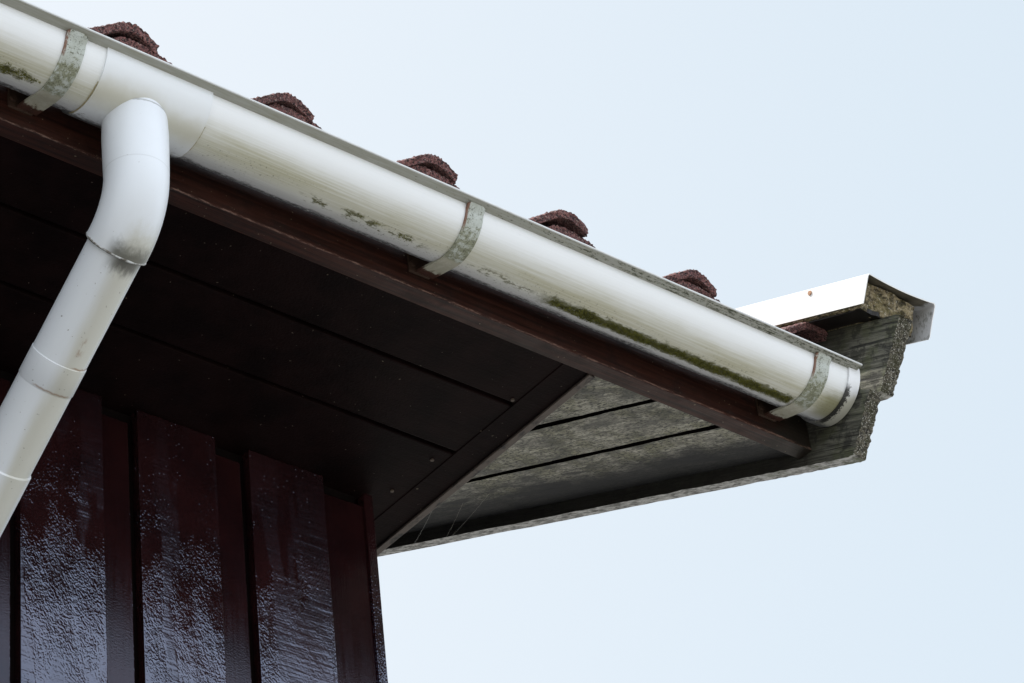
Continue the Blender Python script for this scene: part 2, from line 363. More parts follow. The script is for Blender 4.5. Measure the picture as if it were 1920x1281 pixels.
# ------------------------------------------------------------------ mesh helpers
def link(name, me, parent=None, base=None):
    o = bpy.data.objects.new(name, me); C.objects.link(o)
    if parent is not None:
        o.parent = parent
        p = parent
        off = Vector((0, 0, 0))
        while p is not None: off += p.location; p = p.parent
        me.transform(Matrix.Translation(Vector((0, 0, H)) - off))
    else:
        b = Vector(base) if base else Vector((0, 0, 0))
        me.transform(Matrix.Translation(Vector((0, 0, H)) - b)); o.location = b
    return o
def tag(o, label, cat, group=None, kind=None):
    o['label'] = label; o['category'] = cat
    if group: o['group'] = group
    if kind: o['kind'] = kind
    return o
def empty(name, loc):
    o = bpy.data.objects.new(name, None); o.empty_display_size = .1; C.objects.link(o); o.location = loc; return o
class MB:
    """quads collected with uv, welded at the end"""
    def __init__(s): s.v = []; s.f = []; s.u = []; s.mi = []
    def grid(s, fn, us, vs, mi=0, uvf=None, flip=False):
        b = len(s.v); nv = len(vs)
        for u in us:
            for v in vs: s.v.append(fn(u, v))
        for i in range(len(us) - 1):
            for j in range(nv - 1):
                q = [(i, j), (i + 1, j), (i + 1, j + 1), (i, j + 1)]
                if flip: q.reverse()
                s.f.append([b + a * nv + c for a, c in q]); s.mi.append(mi)
                s.u.append([(uvf or (lambda a, c: (a, c)))(us[a], vs[c]) for a, c in q])
        return s
    def face(s, pts, mi=0, uvs=None):
        b = len(s.v); s.v += list(pts); s.f.append(list(range(b, b + len(pts)))); s.mi.append(mi)
        s.u.append(uvs or [(p[0], p[1]) for p in pts]); return s
    def box(s, x0, x1, y0, y1, z0, z1, mi=0, fn=None, n=(1, 1, 1), uvf=None):
        lin = lambda a, b, k: [a + (b - a) * i / k for i in range(k + 1)]
        X = x0 if isinstance(x0, list) else lin(x0, x1, n[0]); Y = y0 if isinstance(y0, list) else lin(y0, y1, n[1]); Z = z0 if isinstance(z0, list) else lin(z0, z1, n[2])
        f = fn or (lambda x, y, z: (x, y, z)); U = uvf or (lambda x, y, z: (y, x + z))
        mis = mi if isinstance(mi, (list, tuple)) else [mi] * 6
        xa, xb, ya, yb, za, zb = X[0], X[-1], Y[0], Y[-1], Z[0], Z[-1]
        s.grid(lambda a, b: f(xa, a, b), Y, Z, mis[0], lambda a, b: U(xa, a, b), True)
        s.grid(lambda a, b: f(xb, a, b), Y, Z, mis[1], lambda a, b: U(xb, a, b))
        s.grid(lambda a, b: f(a, ya, b), X, Z, mis[2], lambda a, b: U(a, ya, b))
        s.grid(lambda a, b: f(a, yb, b), X, Z, mis[3], lambda a, b: U(a, yb, b), True)
        s.grid(lambda a, b: f(a, b, za), X, Y, mis[4], lambda a, b: U(a, b, za), True)
        s.grid(lambda a, b: f(a, b, zb), X, Y, mis[5], lambda a, b: U(a, b, zb))
        return s
    def build(s, name, mats, parent=None, base=None, smooth=False, weld=1e-5, bevel=0, recalc=False, angle=40):
        me = bpy.data.meshes.new(name); me.from_pydata([tuple(v) for v in s.v], [], s.f)
        uvl = me.uv_layers.new(name='UVMap'); k = 0
        for fi, uu in enumerate(s.u):
            for q in uu: uvl.data[k].uv = q; k += 1
        for fi, i in enumerate(s.mi): me.polygons[fi].material_index = i
        for m in (mats if isinstance(mats, list) else [mats]): me.materials.append(m)
        bm = bmesh.new(); bm.from_mesh(me)
        if weld: bmesh.ops.remove_doubles(bm, verts=bm.verts, dist=weld)
        if recalc: bmesh.ops.recalc_face_normals(bm, faces=bm.faces)
        if bevel:
            es = [e for e in bm.edges if len(e.link_faces) == 2 and e.calc_face_angle(0) > .6]
            bmesh.ops.bevel(bm, geom=es, offset=bevel, segments=2, affect='EDGES', profile=.6)
        bm.to_mesh(me); bm.free()
        if smooth:
            for p in me.polygons: p.use_smooth = True
            me.set_sharp_from_angle(angle=R_(angle))
        return link(name, me, parent, base)
def frange(a, b, st):
    n = max(1, int(round(abs(b - a) / st))); return [a + (b - a) * i / n for i in range(n + 1)]
def nz(p, f): return mn.noise(Vector(p) * f)
def tube(mb, path, r, seg=48, mi=0, caps=True, uv0=0.0, ref=Vector((1, 0, 0))):
    """round tube along a path that lies in a plane across ref; uv v = metres round, 0 on the outer/under side"""
    path = [Vector(p) for p in path]; rs = r if isinstance(r, list) else [r] * len(path)
    fr = []; L = [uv0]
    for i, p in enumerate(path):
        t = ((path[min(i + 1, len(path) - 1)] - path[max(i - 1, 0)])).normalized()
        fr.append((p, ref, t.cross(ref).normalized()))
        if i: L.append(L[-1] + (p - path[i - 1]).length)
    idx = list(range(len(path))); an = [-math.pi + 2 * math.pi * k / seg for k in range(seg + 1)]
    def fn(i, a):
        p, n1, n2 = fr[i]; return p + n1 * (rs[i] * math.sin(a)) + n2 * (rs[i] * math.cos(a))
    mb.grid(fn, idx, an, mi, lambda i, a: (L[i], a * rs[i]))
    if caps:
        mb.face([fn(0, a) for a in an[:-1]][::-1], mi); mb.face([fn(len(path) - 1, a) for a in an[:-1]], mi)
    return mb

# ------------------------------------------------------------------ ground
g = MB(); gz = -H
g.grid(lambda a, b: (a, b, gz + .05 * mn.noise(Vector((a * .05, b * .05, 0))) * (1 if abs(a) + abs(b) > 14 else 0)), frange(-900, 900, 50), frange(-900, 900, 50))
go = g.build('ground', MT['ground'], base=(0, 0, 0), smooth=True); tag(go, 'pale gravel ground around the house', 'ground', kind='structure')

# ------------------------------------------------------------------ house
house = empty('wooden_house', (-3.2, 3.0, 0))
tag(house, 'dark brown timber house corner with tiled roof and weathered grey bargeboards', 'house')
YB = 6.2                                                # rear wall
RIDGE_Y = (YW + YB) / 2
ZS = ZF + .003                                          # underside of the eaves soffit

# wall boards on the eaves side: raised face, stepped lap, then a dark open groove
PW = .1927; G0 = -.7202; zb_ = -H + .02
k = 0
wallb = []
while G0 - k * PW > XL + .2:
    x0 = G0 - k * PW; last = (k == 0)
    xs = x0 + .1336; x1 = (x0 + PW - .0115) if not last else XC - .0165
    m = MB()
    near = x0 > -1.6
    f = (lambda x, y, z: (x, y, z))
    m.box(x0, xs, YW, YW + .018, zb_, ZS - .002)
    m.box(xs, x1, YW + .0075, YW + .02, zb_, ZS - .026, 1)
    m.build('wall_board', [MT['wall'], MT['lap']], house, bevel=.0012 if near else 0)
    k += 1
m = MB()
m.box(XL, XC - .02, YW + .022, YW + .10, zb_, ZS + .05)
m.box(XL, XL + .2, YW, YW + .021, zb_, ZS - .002)
m.build('wall_backing', MT['black'], house)
m = MB(); m.box(XC - .0162, XC, YW + .003, YW + .06, zb_, ZS - .003); m.build('corner_board', MT['wall'], house, bevel=.0012)
# gable wall (faces +X) of upright boards reaching the roof, rear and far walls
m = MB(); yy = YW + .062
def roof_under(y): return ZF + (min(y, 2 * RIDGE_Y - y) - YF) * tp
while yy < YB:
    y1 = min(yy + .181, YB)
    za, zc = roof_under(yy) - .004, roof_under(y1) - .004
    p = [(XC - .005, yy, zb_), (XC - .005, y1, zb_), (XC - .005, y1, zc), (XC - .005, yy, za)]
    q = [(a - .018, b, c) for a, b, c in p]
    m.face(p).face(q[::-1])
    for i in range(4): m.face([p[i], q[i], q[(i + 1) % 4], p[(i + 1) % 4]])
    yy += .1927
m.build('gable_wall', MT['wall'], house, recalc=True)
m = MB()
p = [(XC - .03, YW + .06, zb_), (XC - .03, YB, zb_), (XC - .03, YB, roof_under(YB)), (XC - .03, RIDGE_Y, roof_under(RIDGE_Y)), (XC - .03, YW + .06, roof_under(YW + .06))]
q = [(XL, b, c) for a, b, c in p]
m.face(p).face(q[::-1])
for i in (0, 1): m.face([p[i], q[i], q[i + 1], p[i + 1]])
m.build('inner_wall', MT['black'], house, recalc=True)

# fascia
m = MB(); m.box(XL - .3, .0115, YF, YF + TF, ZF, .052)
m.build('fascia', MT['fascia'], house, bevel=.0006)
# eaves soffit boards
ye = YW + .20
for a, b in ((YF + TF + .0005, .2828 - .004), (.2828 + .004, .4222 - .004), (.4222 + .004, YW + .02)):
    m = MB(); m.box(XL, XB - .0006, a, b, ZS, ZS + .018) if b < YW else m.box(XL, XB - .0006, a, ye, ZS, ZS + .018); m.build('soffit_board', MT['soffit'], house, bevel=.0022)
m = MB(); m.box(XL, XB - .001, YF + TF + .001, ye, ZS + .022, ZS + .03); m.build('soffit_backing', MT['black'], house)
# board that closes the end of the boxed eaves
XE_ = -.4035
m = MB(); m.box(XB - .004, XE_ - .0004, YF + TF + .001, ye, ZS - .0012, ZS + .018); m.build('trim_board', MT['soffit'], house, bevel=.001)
p = [(XE_, YF + TF + .001, ZS - .0050), (XE_, ye, ZS - .0050), (XE_, ye, roof_under(ye) + .02), (XE_, YF + TF + .001, roof_under(YF + TF) + .02)]
q = [(XE_ + .0115, b, c) for a, b, c in p]
m = MB(); m.face(p).face(q[::-1])
for i in range(4): m.face([p[i], q[i], q[(i + 1) % 4], p[(i + 1) % 4]])
m.build('box_end_board', MT['batten'], house, recalc=True, bevel=.001)
# nail heads in the soffit
for x, y in ((-.4587, .2722), (-.4693, .452), (-.4731, .5467)):
    m = MB(); c = [(x + .0028 * math.cos(t * math.pi / 6), y + .0028 * math.sin(t * math.pi / 6)) for t in range(12)]
    m.face([(a, b, ZS - .0022) for a, b in c][::-1])
    for i in range(12):
        a, b = c[i], c[(i + 1) % 12]; m.face([(a[0], a[1], ZS - .0022), (b[0], b[1], ZS - .0022), (b[0] * 1, b[1], ZS + .001), (a[0], a[1], ZS + .001)])
    m.build('nail_head', MT['nail'], house, recalc=True)

# gable soffit: sloping boards with open joints
SR = (RIDGE_Y / cp)                                     # slope length reference
s_f, n_f = sn(YF + TF, ZF + TF * tp); n_s = -.1201
s_top = sn(RIDGE_Y, ZF + (RIDGE_Y - YF) * tp)[0]
def dens(a, mid, b, f, c): return frange(a, mid, f) + frange(mid, b, c)[1:]
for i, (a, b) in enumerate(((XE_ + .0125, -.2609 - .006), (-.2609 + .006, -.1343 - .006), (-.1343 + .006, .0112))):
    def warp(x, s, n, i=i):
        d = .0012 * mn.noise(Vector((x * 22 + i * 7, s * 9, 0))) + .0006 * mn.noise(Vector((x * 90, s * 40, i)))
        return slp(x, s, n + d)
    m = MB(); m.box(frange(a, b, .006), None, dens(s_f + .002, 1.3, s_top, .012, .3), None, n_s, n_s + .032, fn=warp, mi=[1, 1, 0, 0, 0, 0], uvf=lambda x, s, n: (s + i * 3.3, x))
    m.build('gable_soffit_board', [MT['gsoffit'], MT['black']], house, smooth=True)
m = MB(); m.box(XE_ + .012, .0112, s_f + .002, s_top, n_s + .034, n_s + .04, fn=slp); m.build('gable_soffit_backing', MT['black'], house)

# bargeboards, weathered, ends cut roughly square to the slope
def barge(x0, x1, nb, nt, endf, seed, x_amp, name):
    ss = [0, .003, .006, .010, .015, .02] + frange(.026, .30, .006) + frange(.33, .9, .03) + frange(1.1, 4, .3)
    s_end = s_top + .02
    ss = [t for t in ss if t < s_end - endf(nb) - .2]
    def fn(x, t, n):
        s = endf(n) + t
        rip = mn.noise(Vector((x * 60, s * 14, n * 190 + seed))) ; rip2 = mn.noise(Vector((x * 40 + 9, s * 30, n * 210 + seed)))
        fall = max(0, 1 - t / .3)
        ix = (-1 if abs(x - x0) < 1e-6 else (1 if abs(x - x1) < 1e-6 else 0))
        x += ix * (rip * .0017 + rip2 * .0008) * (.35 + .6 * fall)
        e = max(0, 1 - t / .02)
        s += e * (.0030 * mn.noise(Vector((x * 110, n * 130, seed))) + .0022 * mn.noise(Vector((x * 320, n * 420, seed + 3))))
        edge = 1 if (abs(n - nb) < 1e-6 or abs(n - nt) < 1e-6) else 0
        n += edge * (.0012 * mn.noise(Vector((s * 70, x * 90, seed))) + .0012 * mn.noise(Vector((s * 14, 0, seed))))
        if edge and e > .5: n += (.0035 if n < (nb + nt) / 2 else -.0035) * e * (.6 + mn.noise(Vector((x * 200, 0, seed))))
        return slp(x, s, n)
    m = MB(); m.box(frange(x0, x1, .0025), None, ss, None, frange(nb, nt, .0025), None, fn=fn, mi=[0, 0, 1, 0, 2, 0], uvf=lambda x, t, n: (t + endf(n), n + x))
    return m.build(name, [MT['barge'], MT['endgrain'], MT['bedge']], house, smooth=True, angle=55)
# lower board end runs from (y .060, z -.130) to (.002, -.040); upper from (.006,-.036) to (-.064,.066)
sl0, nl0 = sn(.060, -.130); sl1, nl1 = sn(.003, -.042)
su0, nu0 = sn(.006, -.037); su1, nu1 = sn(-.064, .066)
lo = barge(.012, .037, nl0, nl1 + .002, lambda n: sl0 + (sl1 - sl0) * (n - nl0) / (nl1 - nl0), 3.0, 1, 'barge_board')
hi = barge(.0375, .0645, nu0, nu1, lambda n: su0 + (su1 - su0) * (n - nu0) / (nu1 - nu0), 11.0, 1, 'barge_board')
lo['label'] = 'lower weathered bargeboard, greenish grey'; hi['label'] = 'upper weathered bargeboard with rough grain'
# splintered strip of the lower board's top edge beside the gutter end
m = MB()
for i in range(16):
    n0 = nl1 - .030 + i * .0024; s0 = .030 + .016 * random.random(); L = .05 + .03 * random.random()
    m.box(.0095 + .001 * random.random(), .0125, s0 + .10 * 0, s0 + L, n0, n0 + .0019, fn=lambda x, s, n: slp(x, s, n + .0008 * mn.noise(Vector((s * 90, i, 0)))), n=(1, 6, 1), uvf=lambda x, s, n: (s, n + x))
m.build('splinters', MT['barge'], house)

# undercloak, mortar and the white verge trim
m = MB()
m.box(frange(-.002, .100, .0034), None, frange(.012, .2, .006) + [.5, 1, 2, s_top], None, nu1 + .0012, nu1 + .008, fn=lambda x, s, n: slp(x, s + (.006 * mn.noise(Vector((x * 80, 0, 5))) if s < .02 else 0), n))
m.build('undercloak', MT['batten'], house)
CX0, CX1, CS0 = -.0100, .1340, None
s_c, n_c = sn(-.059, .1283); n_leg = .0925
def mort(x, s, n):
    p = Vector((x, s, n)); e = max(0, 1 - (s - s_c) / .05)
    d = mn.noise(p * 70) * .004 + mn.noise(p * 190) * .0028 + mn.noise(p * 420) * .0014
    q = .004 * mn.noise(p * 110 + Vector((5, 5, 5)))
    return slp(x + q, s + d * e + (.006 * mn.noise(Vector((x * 30, 0, 0)))), n + .7 * d - .010 * max(0, (x - .03) / .08) * (1 if n < .12 else .6))
m = MB(); m.box(frange(-.0068, .106, .0026), None, frange(s_c + .014, s_c + .06, .0026) + [s_c + .1, .2, .4, s_top], None, frange(nu1 + .003, n_c - .0075, .0026), None, fn=mort)
m.build('mortar_bed', MT['mortar'], house, smooth=True, angle=70)
t_ = .0016
prof_o = [(CX0 + .0, n_leg), (CX0, n_leg + .006), (CX0, n_c - .003), (CX0 + .003, n_c)] + [(x, n_c - .0035 * math.sin(math.pi * (x - CX0) / (CX1 - CX0))) for x in frange(CX0 + .012, CX1 - .012, .012)] + [(CX1 - .003, n_c), (CX1, n_c - .003), (CX1 - .0005, n_c - .03), (CX1, n_leg - .006), (CX1 - .0015, n_leg - .010)]
cxm = (CX0 + CX1) / 2
def inner(pt):
    x, n = pt; return (x + (t_ if x < CX0 + .002 else (-t_ if x > CX1 - .004 else 0)), n - (t_ if n > n_c - .006 else 0))
prof_i = [inner(p) for p in prof_o]
ss = [s_c, s_c + .05, .3, .6, 1, 2, 3, s_top + .02]
ss = [x for x in ss if x <= s_top + .02]
def cap_s(n, s): return s + (0 if s > s_c + .01 else (n_c - n) * .06)
m = MB(); ix = list(range(len(prof_o)))
m.grid(lambda i, s: slp(prof_o[i][0], cap_s(prof_o[i][1], s), prof_o[i][1]), ix, ss, 0, flip=True)
m.grid(lambda i, s: slp(prof_i[i][0], cap_s(prof_i[i][1], s), prof_i[i][1]), ix, ss, 1)
m.grid(lambda i, j: slp((prof_o, prof_i)[j][i][0], cap_s((prof_o, prof_i)[j][i][1], s_c), (prof_o, prof_i)[j][i][1]), ix, [0, 1], 0)
for e in (0, len(ix) - 1):
    m.grid(lambda j, s, e=e: slp((prof_o, prof_i)[j][e][0], cap_s((prof_o, prof_i)[j][e][1], s), (prof_o, prof_i)[j][e][1]), [0, 1], ss, 0)
vt = m.build('verge_trim', [MT['cap'], MT['capin']], house, smooth=True, angle=30, weld=1e-6, recalc=False)
# rusty nail in its inner leg
cy, cz_ = .079 - .018, .1901 - .019
m = MB(); s0, n0 = sn(cy, cz_)
c = [(s0 + .0038 * math.cos(t * math.pi / 6), n0 + .0038 * math.sin(t * math.pi / 6)) for t in range(12)]
m.face([slp(CX0 - .0018, a, b) for a, b in c])
for i in range(12):
    a, b = c[i], c[(i + 1) % 12]; m.face([slp(CX0 - .0018, *a), slp(CX0 - .0018, *b), slp(CX0 + .001, *b), slp(CX0 + .001, *a)])
m.build('nail', mat_plain('rusty nail', (.35, .17, .08), .6), vt, recalc=True)

# roof: deck, upper tile courses, ridge and far slope in one mesh; the lowest course near the corner tile by tile
TPITCH = .2485; TTH = .0135; NB = .0445
KN = [(-.3000, .0030), (-.2935, .0072), (-.2685, .0248), (-.2485, .0274), (-.2285, .0264), (-.2085, .0234), (-.1885, .0178), (-.1685, .0108), (-.1485, .0035), (-.131, 0), (-.096, 0), (-.082, .0030), (-.066, .0115), (-.040, .0275), (-.014, .0430), (.000, .0462), (.012, .0445), (.026, .0390), (.036, .0335), (.0430, .0290)]
def h_(x):
    if x <= KN[0][0]: return KN[0][1]
    for (a, ha), (b, hb) in zip(KN, KN[1:]):
        if x <= b: return ha + (hb - ha) * (x - a) / (b - a)
    return KN[-1][1]
def hs(x): return sum(h_(x + d) for d in (-.005, -.0025, 0, .0025, .005)) / 5
S0 = .127
def tile_mesh(cx, seed, lift):
    def fn(x, t, q):
        p = Vector((x * 1.0 + seed, t, q * .02)); e = max(0, 1 - t / .08)
        gr = mn.noise(p * 400) * .0034 + mn.noise(p * 150) * .0018
        n = NB + hs(x) + (q - 1) * TTH + lift * max(0, x + .1)
        ed = max(0, 1 - t / .004)
        if q > .99: n += gr * (.4 + .6 * e) - ed * .0012
        elif q < .01: n += .4 * gr + ed * .0006
        dx = .0012 * mn.noise(p * 210 + Vector((3, 1, 4)))
        s = S0 + t + ed * (.0022 * mn.noise(Vector((x * 300 + seed, q * 5, 0))) + .0025 * mn.noise(Vector((x * 60 + seed, q * 2, 4))))
        s += .0035 * max(0, min(1, (-.17 - x) / .02)) * max(0, 1 - t / .05)
        if x > .036: dx -= .003 * abs(mn.noise(Vector((t * 60, q * 3, seed)))) + .002 * mn.noise(Vector((t * 260, q * 5, seed)))
        return slp(cx + x + dx, s, n)
    m = MB(); m.box(frange(KN[0][0], KN[-1][0], .0026), None, [0, .002, .004, .007, .010, .014, .019, .025, .035, .05, .075, .11, .16, .25, .38], None, [0, .2, .4, .6, .8, 1], None, fn=fn)
    return m
rows = []
roofm = MB()
xs_prof = []
x = -6.3
while x < .0105:
    xs_prof.append(x); x += .02
xs_prof += [.012]
def corr(x):                                              # continuous corrugation for courses that are not seen edge-on
    r = ((x - .005 + .205) % TPITCH) - .205
    return hs(r)
nrow = int((s_top - S0) / .34) + 1
for side in (0, 1):
    for r in range(nrow):
        s_a = S0 + r * .34; s_b = min(s_a + .40, s_top + .03)
        lo_x = xs_prof
        for q in (0, 1):
            def fn(x, t, r=r, q=q, side=side, s_a=s_a, s_b=s_b):
                s = s_a + (s_b - s_a) * t
                if r == 0 and x > -1.75: s = max(s, S0 + .30)
                n = NB + corr(x) + .012 * (1 - t) * (1 if r else 0) - TTH * (1 - q) + .001
                P = slp(x, s, n)
                return P if side == 0 else (P[0], 2 * RIDGE_Y - P[1], P[2])
            roofm.grid(fn, lo_x, [0, .5, 1], 0, flip=(q == 0) != (side == 1))
        roofm.grid(lambda x, q, s_a=s_a, r=r, side=side: (lambda P: P if side == 0 else (P[0], 2 * RIDGE_Y - P[1], P[2]))(slp(x, s_a if not (r == 0 and x > -1.75) else S0 + .30, NB + corr(x) + (.012 if r else 0) - TTH * (1 - q) + .001)), lo_x, [0, 1], 0)
# sarking deck under the tiles
for side in (0, 1):
    mir = (lambda P: P) if side == 0 else (lambda P: (P[0], 2 * RIDGE_Y - P[1], P[2]))
    roofm.box(XL - .3, .0105, S0 + .04, s_top, -.085, -.012, 1, fn=lambda x, s, n, mir=mir: mir(slp(x, s, n)))
roof = roofm.build('roof', [MT['tile'], MT['black']], house, smooth=True, angle=40)
crest = [-1.4775, -1.227, -.972, -.7245, -.484, -.232, .010]
lifts = [.0, .02, .0, .03, .07, .02, .02]
for i, cx in enumerate(crest):
    tm = tile_mesh(cx, i * 3.7 + 1, lifts[i])
    tm.build('roof_tile', MT['tile'], roof, smooth=True, angle=60)
# ridge capping
m = MB(); an = frange(-math.pi / 2, math.pi / 2, .2)
m.grid(lambda x, a: (x, RIDGE_Y + .14 * math.sin(a), s_top * sp + .06 * cp + .02 + .10 * math.cos(a)), frange(XL - .3, .08, .4), an); m.build('ridge_capping', MT['tile'], house, smooth=True)

# ------------------------------------------------------------------ gutter
gutter = empty('roof_gutter', (-2.2, YC, H - GR))
tag(gutter, 'long white half-round gutter under the tile edge, stained with algae', 'gutter')
def arc(mb, x_list, r, a0, a1, step, mi, inward=False):
    mb.grid(lambda x, a: (x, YC + r * math.cos(R_(a)), r * math.sin(R_(a))), x_list, frange(a0, a1, step), mi, lambda x, a: (x, a), flip=inward)
m = MB()
XG = frange(-6.2, .004, .05)
arc(m, XG, GR, -180, 0, 3, 0); arc(m, XG, GR - .0024, -180, 0, 6, 0, True)
m.grid(lambda x, j: (x, YC + (GR, GR - .0024)[j], 0), XG, [0, 1], 0)
# front lip: flange turned outwards
for (a, b, mi) in (((LW - .0002, -.0045), (.0012, -.0030), 1), ((.0012, -.0030), (0, -.0022), 2), ((0, -.0022), (0, -.0002), 2), ((0, -.0002), (.0008, .0006), 2), ((.0008, .0006), (LW + .0024, -.0006), 2), ((LW + .0024, -.0006), (LW + .0024, -.006), 2)):
    m.grid(lambda x, j, a=a, b=b: (x, (a, b)[j][0], (a, b)[j][1]), XG, [0, 1], mi, lambda x, j: (x, (LW if j == 0 else 0)), flip=False)
m.build('trough', [MT['gutter'], MT['flange'], MT['lip']], gutter, smooth=True, angle=35, recalc=False)
m = MB(); m.grid(lambda x, y: (x, y, -.040 + .004 * mn.noise(Vector((x * 30, y * 40, 0)))), frange(-6.1, -.01, .03), frange(YC - .035, YC + .035, .01)); m.build('silt', MT['silt'], gutter, smooth=True)
# outlet union
m = MB(); XU = frange(-1.3126, -1.1523, .01); RU = GR + .0030
arc(m, XU, RU, -180, 0, 3, 0)
for xe in (XU[0], XU[-1]):
    m.grid(lambda j, a, xe=xe: (xe, YC + (RU, GR - .001)[j] * math.cos(R_(a)), (RU, GR - .001)[j] * math.sin(R_(a))), [0, 1], frange(-180, 0, 3), 0, lambda j, a, xe=xe: (xe, a))
m.grid(lambda x, j: (x, YC - (RU, GR - .001)[j], -.0005), XU, [0, 1], 0, lambda x, j: (x, -180))
m.grid(lambda x, j: (x, YC + (RU, GR - .001)[j], -.0005), XU, [0, 1], 0, lambda x, j: (x, 0))
XO = -1.236
un = m.build('outlet_union', MT['union'], gutter, smooth=True, angle=50, recalc=True)
m = MB(); tube(m, [(XO, YC, -.010), (XO, YC, -.03), (XO, YC, -.05), (XO, YC, -.09)], .0412); m.build('outlet_spout', MT['pipe'], un, smooth=True)
# yellowed sealant beads at the two union joints
for xe, w_ in ((XU[0] - .0008, .0007), (XU[-1] + .0008, .0010)):
    m = MB(); pth = [(xe + .0006 * mn.noise(Vector((a * .2, xe, 0))), YC + (GR + .0008) * math.cos(R_(a)), (GR + .0008) * math.sin(R_(a))) for a in frange(-128, -55, 3)]
    idx = list(range(len(pth))); an = frange(0, 2 * math.pi, math.pi / 4)
    def fb(i, a):
        p = Vector(pth[i]); rd = Vector((0, p.y - YC, p.z)).normalized(); rr = w_ * (1.1 + .9 * mn.noise(Vector((i * .45, xe, 2))))
        return p + Vector((1, 0, 0)) * rr * math.cos(a) + rd * rr * math.sin(a)
    m.grid(fb, idx, an); m.build('sealant_bead', mat_plain('aged sealant', (.36, .31, .17), .6), un, smooth=True)
# end cap
m = MB(); XE = frange(-.0125, .0098, .004); RE = GR + .0032
arc(m, XE, RE, -180, 0, 3, 0)
m.grid(lambda j, a: (XE[0], YC + (RE, GR + .0004)[j] * math.cos(R_(a)), (RE, GR + .0004)[j] * math.sin(R_(a))), [0, 1], frange(-180, 0, 3), 0, lambda j, a: (XE[0], a))
m.face([(XE[-1], YC + RE * math.cos(R_(a)), RE * math.sin(R_(a))) for a in frange(-180, 0, 3)], 0)
ecm = M('end cap pvc'); u, v, w = ecm.uv(); f1 = ecm.noise(ecm.scaled(w, (220, .22, 1)), 1, 6, .75); f2 = ecm.noise(ecm.scaled(w, (60, .03, 1)), 1, 4, .6)
c_ = ecm.mix(ecm.mul(ecm.band(ecm.add(v, ecm.mul(f2, 24)), -122, -50, 10), .65), (.86, .88, .90), (.40, .38, .24))
bl = ecm.mul(ecm.band(ecm.add(v, ecm.mul(f1, 14)), -140, -62, 7), ecm.rng(ecm.add(u, ecm.mul(ecm.add(f1, -.5), .034)), -.0048, -.0066))
c_ = ecm.mix(ecm.mul(bl, .95), c_, (.012, .012, .012))
c_ = ecm.mix(ecm.mul(ecm.rng(ecm.add(v, ecm.mul(f1, 40)), -56, -40), .8), c_, (.06, .06, .055))
ecm.out(c_, .32)
m.build('end_cap', ecm.m, gutter, smooth=True, angle=50, recalc=True)
# moss growing on the trough
def moss_amt(x, a):
    v = 0
    r1 = mn.noise(Vector((x * 60, a * .06, 2))); r2 = mn.noise(Vector((x * 22, 3, 1))); c = -87 + 2.5 * r2
    hw = 10.5 + 9 * r2
    if -.545 < x < -.088: v = 1 - abs(a - c + r1 * 4) / hw + .35 * r1 - .25 * max(0, (-.50 - x) / .045) - .1
    if -.89 < x < -.775 and mn.noise(Vector((x * 30, a * .05, 8))) > .12: v = .5 - abs(a + 93 - (x + .83) * 60) / 10
    if x < -1.378: v = 1 - abs(a + 94 + 6 * r1) / 8 - .6 * max(0, (x + 1.40) / .022)
    return v
m = MB(); cnt = 0
while cnt < 15000:
    x = random.uniform(-1.47, -.085); a = random.uniform(-112, -72)
    if random.random() > moss_amt(x, a) * 1.3: cnt += .02; continue
    cnt += 1
    rd = Vector((0, math.cos(R_(a)), math.sin(R_(a)))); tg = Vector((0, -math.sin(R_(a)), math.cos(R_(a))))
    p = Vector((x, YC, 0)) + rd * (GR - .0002); L = random.uniform(.0010, .0026)
    d = (rd + tg * random.uniform(-1.2, .5) + Vector((random.uniform(-.8, .8), 0, 0))).normalized()
    sd_ = d.cross(Vector((random.uniform(-1, 1), random.uniform(-1, 1), random.uniform(-1, 1)))).normalized() * random.uniform(.0004, .0009)
    m.face([p - sd_, p + sd_, p + d * L])
mo = m.build('moss', MT['moss'], gutter, weld=0); mo['kind'] = 'stuff'

# ------------------------------------------------------------------ gutter brackets
RB = GR + .0012; BT = .0038; BW = .0295
path = [(LW - .0085, -.0052), (LW - .0062, -.0068), (LW - .0042, -.0095)]
path = [(LW - .0078, -.0046), (LW - .0058, -.0075), (LW - .0034, -.012)] + [(YC + (RB + .001) * math.cos(R_(a)), (RB + .001) * math.sin(R_(a))) for a in frange(-166, -75, 4)]
ty, tz = path[-1]
yend = YF - .003
path += [(ty + (yend - ty) * t, tz + (yend - ty) * t * .268) for t in (.15, .3, .45, .6, .75, .88, 1)]
def strap(bx):
    m = MB(); L = [0]
    for a, b in zip(path, path[1:]): L.append(L[-1] + math.hypot(b[0] - a[0], b[1] - a[1]))
    nrm = []
    for i in range(len(path)):
        a, b = path[max(0, i - 1)], path[min(len(path) - 1, i + 1)]; d = Vector((b[0] - a[0], b[1] - a[1])).normalized(); nrm.append((-d.y * -1, d.x * -1))
    ws = frange(0, BW, BW / 8)
    # rounded corners at the lip end
    def fn(i, w, o):
        e = abs(w / BW - .5) * 2
        tr = .004 * max(0, (e - .6) / .4) ** 2 if i < 1 else 0
        y = path[i][0] + nrm[i][0] * o; z = path[i][1] + nrm[i][1] * o - tr * .8
        return (bx - BW / 2 + w, y + tr * .3, z)
    ii = list(range(len(path)))
    m.grid(lambda i, w: fn(i, w, -BT), ii, ws, 0, lambda i, w: (w, L[i]))
    m.grid(lambda i, w: fn(i, w, 0), ii, ws, 0, lambda i, w: (w, L[i]), True)
    for w in (0, BW): m.grid(lambda i, j, w=w: fn(i, w, (-BT, 0)[j]), ii, [0, 1], 0, lambda i, j, w=w: (w, L[i]))
    for i in (0, len(ii) - 1): m.grid(lambda w, j, i=i: fn(i, w, (-BT, 0)[j]), ws, [0, 1], 0, lambda w, j, i=i: (w, L[i]))
    return m
sm = strap(0); 
